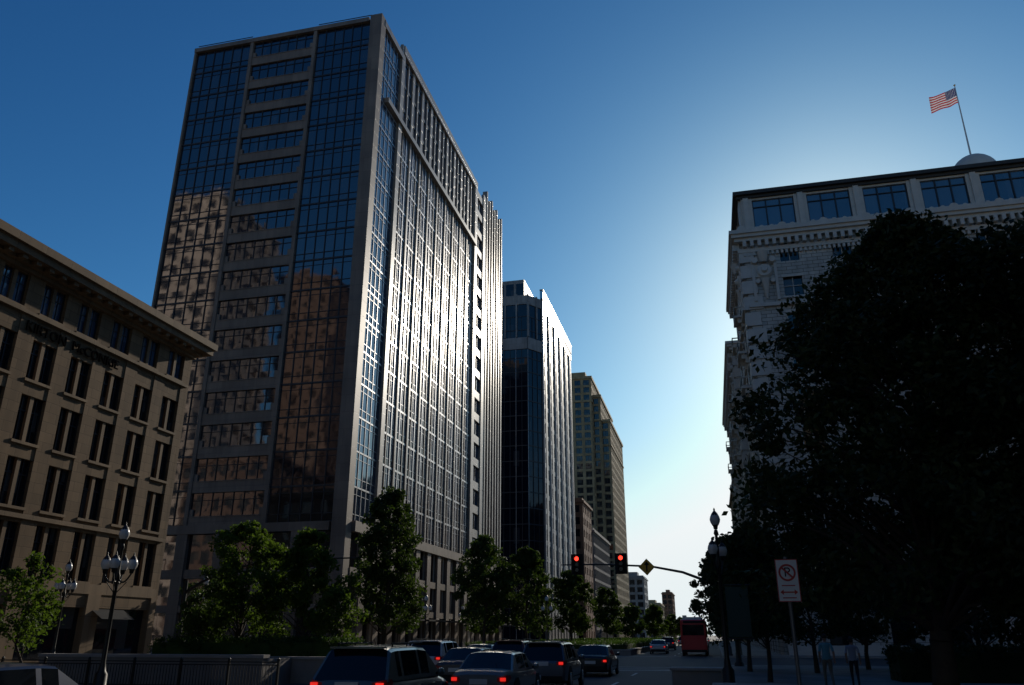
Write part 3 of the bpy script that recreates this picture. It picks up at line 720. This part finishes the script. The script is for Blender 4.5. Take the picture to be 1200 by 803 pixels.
# ================================================================== VEHICLES
def car(name,x,y,paint,kind='sedan',rot=0,lit=True):
    e=empty(name,(x,y,0),rot); mb=MB()
    if kind=='suv': L,W,H=4.65,1.86,1.68; belt=1.02
    elif kind=='van': L,W,H=4.9,1.95,1.95; belt=1.1
    else: L,W,H=4.75,1.82,1.45; belt=.93
    h=L/2; w=W/2
    if kind=='sedan':
        low=[(-h,.80,.40,.84),(-h+.08,.90,.26,.93),(-h+.5,.97,.2,.98),(-h+1.1,1,.2,.97),(-.6,1,.2,.95),(.8,1,.2,.95),(1.15,1,.2,.94),(1.7,.97,.2,.84),(h-.3,.90,.22,.72),(h-.05,.80,.28,.60),(h,.72,.35,.52)]
        green=[(-1.75,0),(-1.05,.93),(-.95,.96),(-.75,.99),(.0,1.0),(.12,1.0),(.5,.95),(1.25,0)]
        gl={0:'r',2:'n',3:'s',5:'s',6:'f'}
    else:
        low=[(-h,.86,.42,.92),(-h+.07,.94,.28,1.0),(-h+.35,.98,.22,belt),(-h+1.1,1,.22,belt),(-.6,1,.22,belt-.01),(.7,1,.22,belt-.02),(1.05,1,.22,belt-.02),(1.6,.98,.22,belt-.1),(h-.35,.92,.24,.86),(h-.06,.84,.28,.72),(h,.78,.36,.6)]
        green=[(-h+.1,0),(-h+.55,.94),(-h+.75,.98),(-1.35,1.0),(-1.22,1.0),(-.25,1.01),(-.12,1.01),(.45,.95),(1.3,0)]
        gl={0:'r',2:'s',4:'s',6:'s',7:'f'}
    rows=[]
    for (yy,ws,zb,zt) in low:
        a=w*ws; m_=(zb+zt)/2
        half=[(0,zb),(a*.80,zb),(a*.97,zb+.1),(a,m_-.05),(a*.995,m_+.12),(a*.955,zt-.09),(a*.88,zt-.015),(a*.5,zt+.015),(0,zt+.02)]
        ring=half+[(-p,q) for p,q in half[-2:0:-1]]
        rows.append([(p,yy,q) for p,q in ring])
    n=len(rows[0]); vs=[p for r in rows for p in r]
    fs=[(j*n+i,j*n+(i+1)%n,(j+1)*n+(i+1)%n,(j+1)*n+i) for j in range(len(rows)-1) for i in range(n)]
    mb.add(vs,fs,paint,True); mb.add(rows[0],[tuple(range(n))],paint); mb.add(rows[-1],[tuple(range(n))[::-1]],paint)
    g=[];bz=belt-.03
    for (yy,f) in green:
        zt=bz+(H-bz)*f; wb=w*.93; wt=w*(.93-.19*f)
        half=[(wb,bz),(wb-(wb-wt)*.12,bz+(zt-bz)*.12),(wb-(wb-wt)*.85,bz+(zt-bz)*.86),(wt*.93,zt-.035*f),(wt*.6,zt),(0,zt+.015*f)]
        g.append([(p,yy,q) for p,q in half+[(-p,q) for p,q in half[-2::-1]]])
    n=len(g[0])
    for j in range(len(g)-1):
        vs=g[j]+g[j+1]
        for i in range(n-1):
            side=i in(1,n-3)
            k=paint
            t=gl.get(j)
            if t in('s','n') and side: k='cglass'
            if t in('r','f') and (2<i<n-4): k='cglass'
            mb.add([vs[i],vs[i+1],vs[n+i+1],vs[n+i]],[(0,1,2,3)],k,True)
    body=mb.obj('body',e,split=32)
    mb=MB()
    r=.34 if kind=='sedan' else .37
    for yy in(-h+.95,h-.9):
        for s_ in(-1,1):
            xx=s_*w
            mb.cyl((xx*.90,yy,r+.02),(xx*1.004,yy,r+.02),r+.07,r+.07,'black',20)
            mb.cyl((xx*.86,yy,r),(xx*1.012,yy,r),r,r*.97,'rubber',20)
            mb.cyl((xx*1.0,yy,r),(xx*1.02,yy,r),r*.64,r*.6,'chrome',10)
    tz=.72 if kind=='sedan' else .92
    tl='redlit' if lit else 'redp'
    for s_ in(-1,1):
        a=s_*w
        mb.add([(a*.60,-h-.005,tz-.05),(a*.86,-h+.0,tz-.08),(a*.93,-h+.12,tz-.06),(a*.97,-h+.33,tz+.04),(a*.94,-h+.30,tz+.12),(a*.90,-h+.09,tz+.12),(a*.82,-h-.015,tz+.10),(a*.60,-h-.01,tz+.06)],[(0,1,6,7),(1,2,5,6),(2,3,4,5)],'redp',False)
        mb.box(min(a*.70,a*.87),max(a*.70,a*.87),-h-.035,-h+.02,tz-.03,tz+.06,tl)
        mb.cyl((a*.98,.75,belt+.03),(a*1.1,.72,belt+.05),.03,.03,'black',6)
        mb.lathe((a*1.13,.69,belt+.07),[(.01,-.09),(.07,-.07),(.09,0),(.07,.07),(.01,.09)],paint,10)
        mb.box(min(a*.5,a*.92),max(a*.5,a*.92),h-.2,h-.03,.5,.66,'lamp_clear')
        mb.box(min(a*.994,a*1.0),max(a*.994,a*1.004),-h+1.5,h-1.5,.42,.46,'black')
        for yy in(-.15,.9): mb.box(min(a*.99,a*1.012),max(a*.99,a*1.012),yy-.25,yy-.1,belt-.17,belt-.14,'chrome')
    zp=.67 if kind=='sedan' else tz
    mb.box(-.26,.26,-h-.03,-h+.02,zp-.07,zp+.07,'white')
    mb.box(-w*.82,w*.82,-h-.05,-h+.2,.3,.5,'black'); mb.box(-.16,.16,-h+(.62 if kind!='sedan' else 1.25),-h+(.66 if kind!='sedan' else 1.3),H-.12,H-.09,'redlit' if lit else 'redp')
    if kind!='sedan':
        for s_ in(-1,1):
            mb.cyl((s_*w*.68,-h+.8,H+.05),(s_*w*.68,.4,H+.05),.018,.018,'black',6)
            for q in(-h+.85,-.6,.35): mb.cyl((s_*w*.68,q,H-.02),(s_*w*.68,q,H+.05),.02,.018,'black',6)
        mb.box(-w*.66,w*.66,-h+.38,-h+.6,H-.05,H-.01,paint)
        mb.cyl((0.02,-h+.36,belt+.05),(.42,-h+.42,belt+.14),.012,.01,'black',5)
    mb.cyl((.2,-h+1.0,H-.02),(.2,-h+.85,H+.14),.008,.004,'black',5)
    mb.obj('trim_and_wheels',e,split=30)
    return e
P=lambda n,c,m=.3:paintm(n,c,m)
car('suv_car',-7.5,18.9,P('paint_greygreen',(.12,.14,.13),.4),'suv')
car('sedan_car',-6.6,25.8,P('paint_silver',(.22,.21,.20),.4),'sedan')
car('suv_car',-6.3,33.2,P('paint_grey',(.12,.12,.13),.4),'suv')
car('sedan_car',-6.0,43.6,P('paint_black',(.02,.02,.022)),'sedan')
car('hatchback_car',-11.9,12.2,P('paint_blue',(.03,.05,.10),.2),'sedan')
w_=P('paint_white',(.5,.5,.5),0)
car('sedan_car',-9.7,33.5,P('paint_dark',(.05,.05,.06)),'sedan',lit=False); car('suv_car',-12.8,38.5,w_,'suv'); car('sedan_car',-12.6,46,P('paint_champagne',(.28,.25,.2),.4),'sedan')
car('suv_car',-9.8,42,P('paint_maroon',(.12,.03,.03)),'suv'); car('suv_car',-29.5,62,w_,'suv',R(180)); car('sedan_car',-26,72,w_,'sedan',R(90))
car('sedan_car',-6.1,95,w_,'sedan'); car('suv_car',-6.3,118,P('p7',(.05,.05,.07)),'suv'); car('sedan_car',-2,140,P('p8',(.3,.3,.3)),'sedan'); car('suv_car',-6,165,w_,'suv'); car('sedan_car',-2.2,200,w_,'sedan'); car('suv_car',-6,230,P('p9',(.1,.02,.02)),'suv')
def bus():
    e=empty('red_bus',(-2.0,88,0)); m=paintm('bus_red',(.45,.008,.012),0,.45); mb=MB()
    mb.box(-1.2,1.2,-5.5,5.5,.38,3.35,m); mb.obj('body',e,bevel=.15)
    mb=MB(); mb.box(-1.0,1.0,-5.53,-5.49,1.9,2.85,'cglass'); mb.box(-.9,.9,-5.53,-5.49,3.0,3.2,'black'); mb.box(-1.15,1.15,-5.58,-5.45,.4,.62,'black')
    for s_ in(-1,1):
        mb.box(s_*1.0-.1,s_*1.0+.1,-5.54,-5.48,1.0,1.5,'redp'); mb.box(s_*1.205-.01,s_*1.205+.01,-5.0,5.0,1.7,2.7,'cglass')
        for i in range(7): mb.box(s_*1.215-.012,s_*1.215+.012,-5+i*1.6,-4.9+i*1.6,1.7,2.7,'black')
        for yy in(-3.2,3.4): mb.cyl((s_*.95,yy,.5),(s_*1.23,yy,.5),.5,.5,'rubber',20); mb.cyl((s_*1.2,yy,.5),(s_*1.25,yy,.5),.28,.25,'chrome',12)
        mb.box(s_*1.4-.12,s_*1.4+.12,5.4,5.5,2.2,2.7,'black')
    mb.box(-.8,.8,-3,3,3.35,3.6,'white'); mb.obj('windows_and_wheels',e)
bus()
# ================================================================== PEOPLE
def person(x,y,rot,h,shirt,pants,seed,hair_l=.0):
    e=empty('pedestrian',(x,y,.14),rot); s=h/1.75
    J={'pel':(0,0,.96,.135,.10),'bel':(0,.0,1.12,.135,.095),'che':(0,.0,1.32,.165,.11),'nk0':(0,0,1.47,.07,.07),'nk1':(0,.01,1.56,.055,.055),
       'ls':(-.18,0,1.43,.062,.062),'le':(-.235,-.03,1.15,.045,.045),'lw':(-.22,.10,.92,.03,.03),
       'rs':(.18,0,1.43,.062,.062),'re':(.235,-.07,1.15,.045,.045),'rw':(.24,-.06,.90,.03,.03),
       'lh':(-.09,0,.90,.10,.10),'lk':(-.095,.16,.52,.062,.062),'la':(-.09,.18,.10,.042,.042),'lt':(-.09,.34,.045,.04,.03),
       'rh':(.09,0,.90,.10,.10),'rk':(.095,.02,.51,.062,.062),'ra':(.09,-.24,.14,.042,.042),'rt':(.09,-.12,.04,.04,.03)}
    K=list(J); E=[('pel','bel'),('bel','che'),('che','nk0'),('nk0','nk1'),('che','ls'),('ls','le'),('le','lw'),('che','rs'),('rs','re'),('re','rw'),('pel','lh'),('lh','lk'),('lk','la'),('la','lt'),('pel','rh'),('rh','rk'),('rk','ra'),('ra','rt')]
    me=bpy.data.meshes.new('body'); me.from_pydata([tuple(c*s for c in J[k][:3]) for k in K],[(K.index(a),K.index(b)) for a,b in E],[])
    o=bpy.data.objects.new('tmp',me); scene.collection.objects.link(o)
    sk=o.modifiers.new('s','SKIN'); sk.use_smooth_shade=True
    for i,k in enumerate(K): me.skin_vertices[0].data[i].radius=(J[k][3]*s,J[k][4]*s)
    me.skin_vertices[0].data[0].use_root=True
    ss=o.modifiers.new('ss','SUBSURF'); ss.levels=2; ss.render_levels=2
    dg=bpy.context.evaluated_depsgraph_get(); nm=bpy.data.meshes.new_from_object(o.evaluated_get(dg)); bpy.data.objects.remove(o)
    nm.materials.clear()
    for m in(shirt,pants,M['skin'],M['black']): nm.materials.append(m)
    for p in nm.polygons:
        c=p.center/s; p.use_smooth=True
        if c.z>1.49: i=2
        elif abs(c.x)>.19 and c.z<1.2: i=2
        elif c.z>.93: i=0
        elif c.z<.09: i=3
        else: i=1
        p.material_index=i
    b=bpy.data.objects.new('body',nm); scene.collection.objects.link(b); b.parent=e
    mb=MB(); hc=Vector((0,.02,1.655))*s
    prof=[(.001,-.125),(.045,-.12),(.062,-.09),(.072,-.04),(.078,.02),(.076,.06),(.06,.1),(.03,.118),(.001,.122)]
    mb.lathe(hc,[(a*s,b_*s) for a,b_ in prof],'skin',16)
    mb.v=[(vx,(vy-hc.y)*1.18+hc.y,vz) for vx,vy,vz in mb.v]
    mb.cyl(hc+Vector((0,.085,-.0))*s,hc+Vector((0,.112,-.025))*s,.008*s,.016*s,'skin',6)
    for q in(-1,1):
        mb.cyl(hc+Vector((q*.074,0,0))*s,hc+Vector((q*.088,-.01,.0))*s,.028*s,.02*s,'skin',8)
        mb.cyl(hc+Vector((q*.03,.083,.015))*s,hc+Vector((q*.03,.09,.015))*s,.011*s,.008*s,'black',6)
    mb.box(-.022*s,.022*s,(.02+.085)*s,(.02+.088)*s,(1.655-.062)*s,(1.655-.055)*s,M['redp'])
    a=len(mb.v); mb.lathe(hc,[(.083*s,-(.02+hair_l)*s),(.086*s,.03*s),(.082*s,.07*s),(.064*s,.108*s),(.03*s,.13*s),(.001,.134*s)],'hair',16)
    mb.v=mb.v[:a]+[(vx,(vy-hc.y)*1.12+hc.y-.016*s,vz) for vx,vy,vz in mb.v[a:]]
    for q,wr,el in((-1,'lw','le'),(1,'rw','re')):
        w0=Vector(J[wr][:3])*s; d=(w0-Vector(J[el][:3])*s).normalized(); f=Vector((0,1,0)); f=(f-d*f.dot(d)).normalized(); sd=d.cross(f)
        mb.cyl(w0-d*.01,w0+d*.085*s,.026*s,.036*s,'skin',8)
        for i,(off,ln) in enumerate(((-.026,.06),(-.009,.075),(.009,.07),(.026,.055))):
            a0=w0+d*.08*s+f*(-off)*s; a1=a0+d*ln*.5*s; a2=a1+(d*.8+sd*q*-.5).normalized()*ln*.5*s
            mb.cyl(a0,a1,.009*s,.008*s,'skin',6); mb.cyl(a1,a2,.008*s,.006*s,'skin',6)
        t0=w0+d*.03*s+f*.025*s; mb.cyl(t0,t0+(d+f*.7).normalized()*.06*s,.011*s,.008*s,'skin',6)
    mb.obj('head_and_hands',e)
person(3.85,32.6,R(4),1.78,plain('shirt_teal',(.12,.32,.38),.8),plain('trousers_khaki',(.18,.16,.13),.9),1)
person(4.85,33.4,R(-5),1.68,plain('shirt_grey',(.32,.34,.42),.8),plain('trousers_dark',(.03,.03,.04),.9),2,.06)
# ================================================================== LIGHT / SKY / CAMERA
az,el=R(10.3),R(22.3)
w=bpy.data.worlds.new('World'); scene.world=w; w.use_nodes=True; nt=w.node_tree; bg=nt.nodes['Background']
sk=nt.nodes.new('ShaderNodeTexSky'); sk.sky_type='NISHITA'; sk.sun_disc=False; sk.sun_elevation=el; sk.sun_rotation=az
sk.air_density=1.0; sk.dust_density=1.0; sk.ozone_density=2.0; sk.altitude=1300
sp=N(nt,'ShaderNodeSeparateColor'); nt.links.new(sk.outputs[0],sp.inputs[0])
S=1/.06
ch=[]
for i,(k,g) in enumerate(((.0180,1.72),(.045,1.38),(.073,1.13))):
    ch.append(mth(nt,'MINIMUM',mth(nt,'MULTIPLY',mth(nt,'POWER',sp.outputs[i],g),k*S),1.0*S))
tc=N(nt,'ShaderNodeTexCoord'); sz=N(nt,'ShaderNodeSeparateXYZ'); nt.links.new(tc.outputs['Generated'],sz.inputs[0])
mr=N(nt,'ShaderNodeMapRange'); mr.interpolation_type='SMOOTHSTEP'; mr.inputs[1].default_value=0; mr.inputs[2].default_value=.30; mr.inputs[3].default_value=.9; mr.inputs[4].default_value=0; nt.links.new(sz.outputs[2],mr.inputs[0])
cb=N(nt,'ShaderNodeCombineColor')
for i in range(3): nt.links.new(ch[i],cb.inputs[i])
hz=N(nt,'ShaderNodeCombineColor')
for i,f in enumerate((.78,.86,.88)): nt.links.new(mth(nt,'MULTIPLY',ch[1],f),hz.inputs[i])
nt.links.new(mixcol(nt,mr.outputs[0],cb.outputs[0],hz.outputs[0]),bg.inputs[0]); bg.inputs[1].default_value=.06
L=bpy.data.lights.new('sun','SUN'); L.energy=2.9; L.angle=R(.5); L.color=(1,.90,.76)
so=bpy.data.objects.new('sun',L); scene.collection.objects.link(so)
d=Vector((math.sin(az)*math.cos(el),math.cos(az)*math.cos(el),math.sin(el))); so.rotation_euler=d.to_track_quat('Z','Y').to_euler(); so.location=(0,0,200)
c=bpy.data.cameras.new('camera'); co=bpy.data.objects.new('camera',c); scene.collection.objects.link(co)
c.sensor_width=36; c.lens=27.9; c.clip_start=.1; c.clip_end=12000; co.location=(0,0,1.9); co.rotation_euler=(R(90+20.25),0,R(13.5)); scene.camera=co
scene.view_settings.view_transform='Standard'; scene.view_settings.look='None'; scene.view_settings.exposure=0
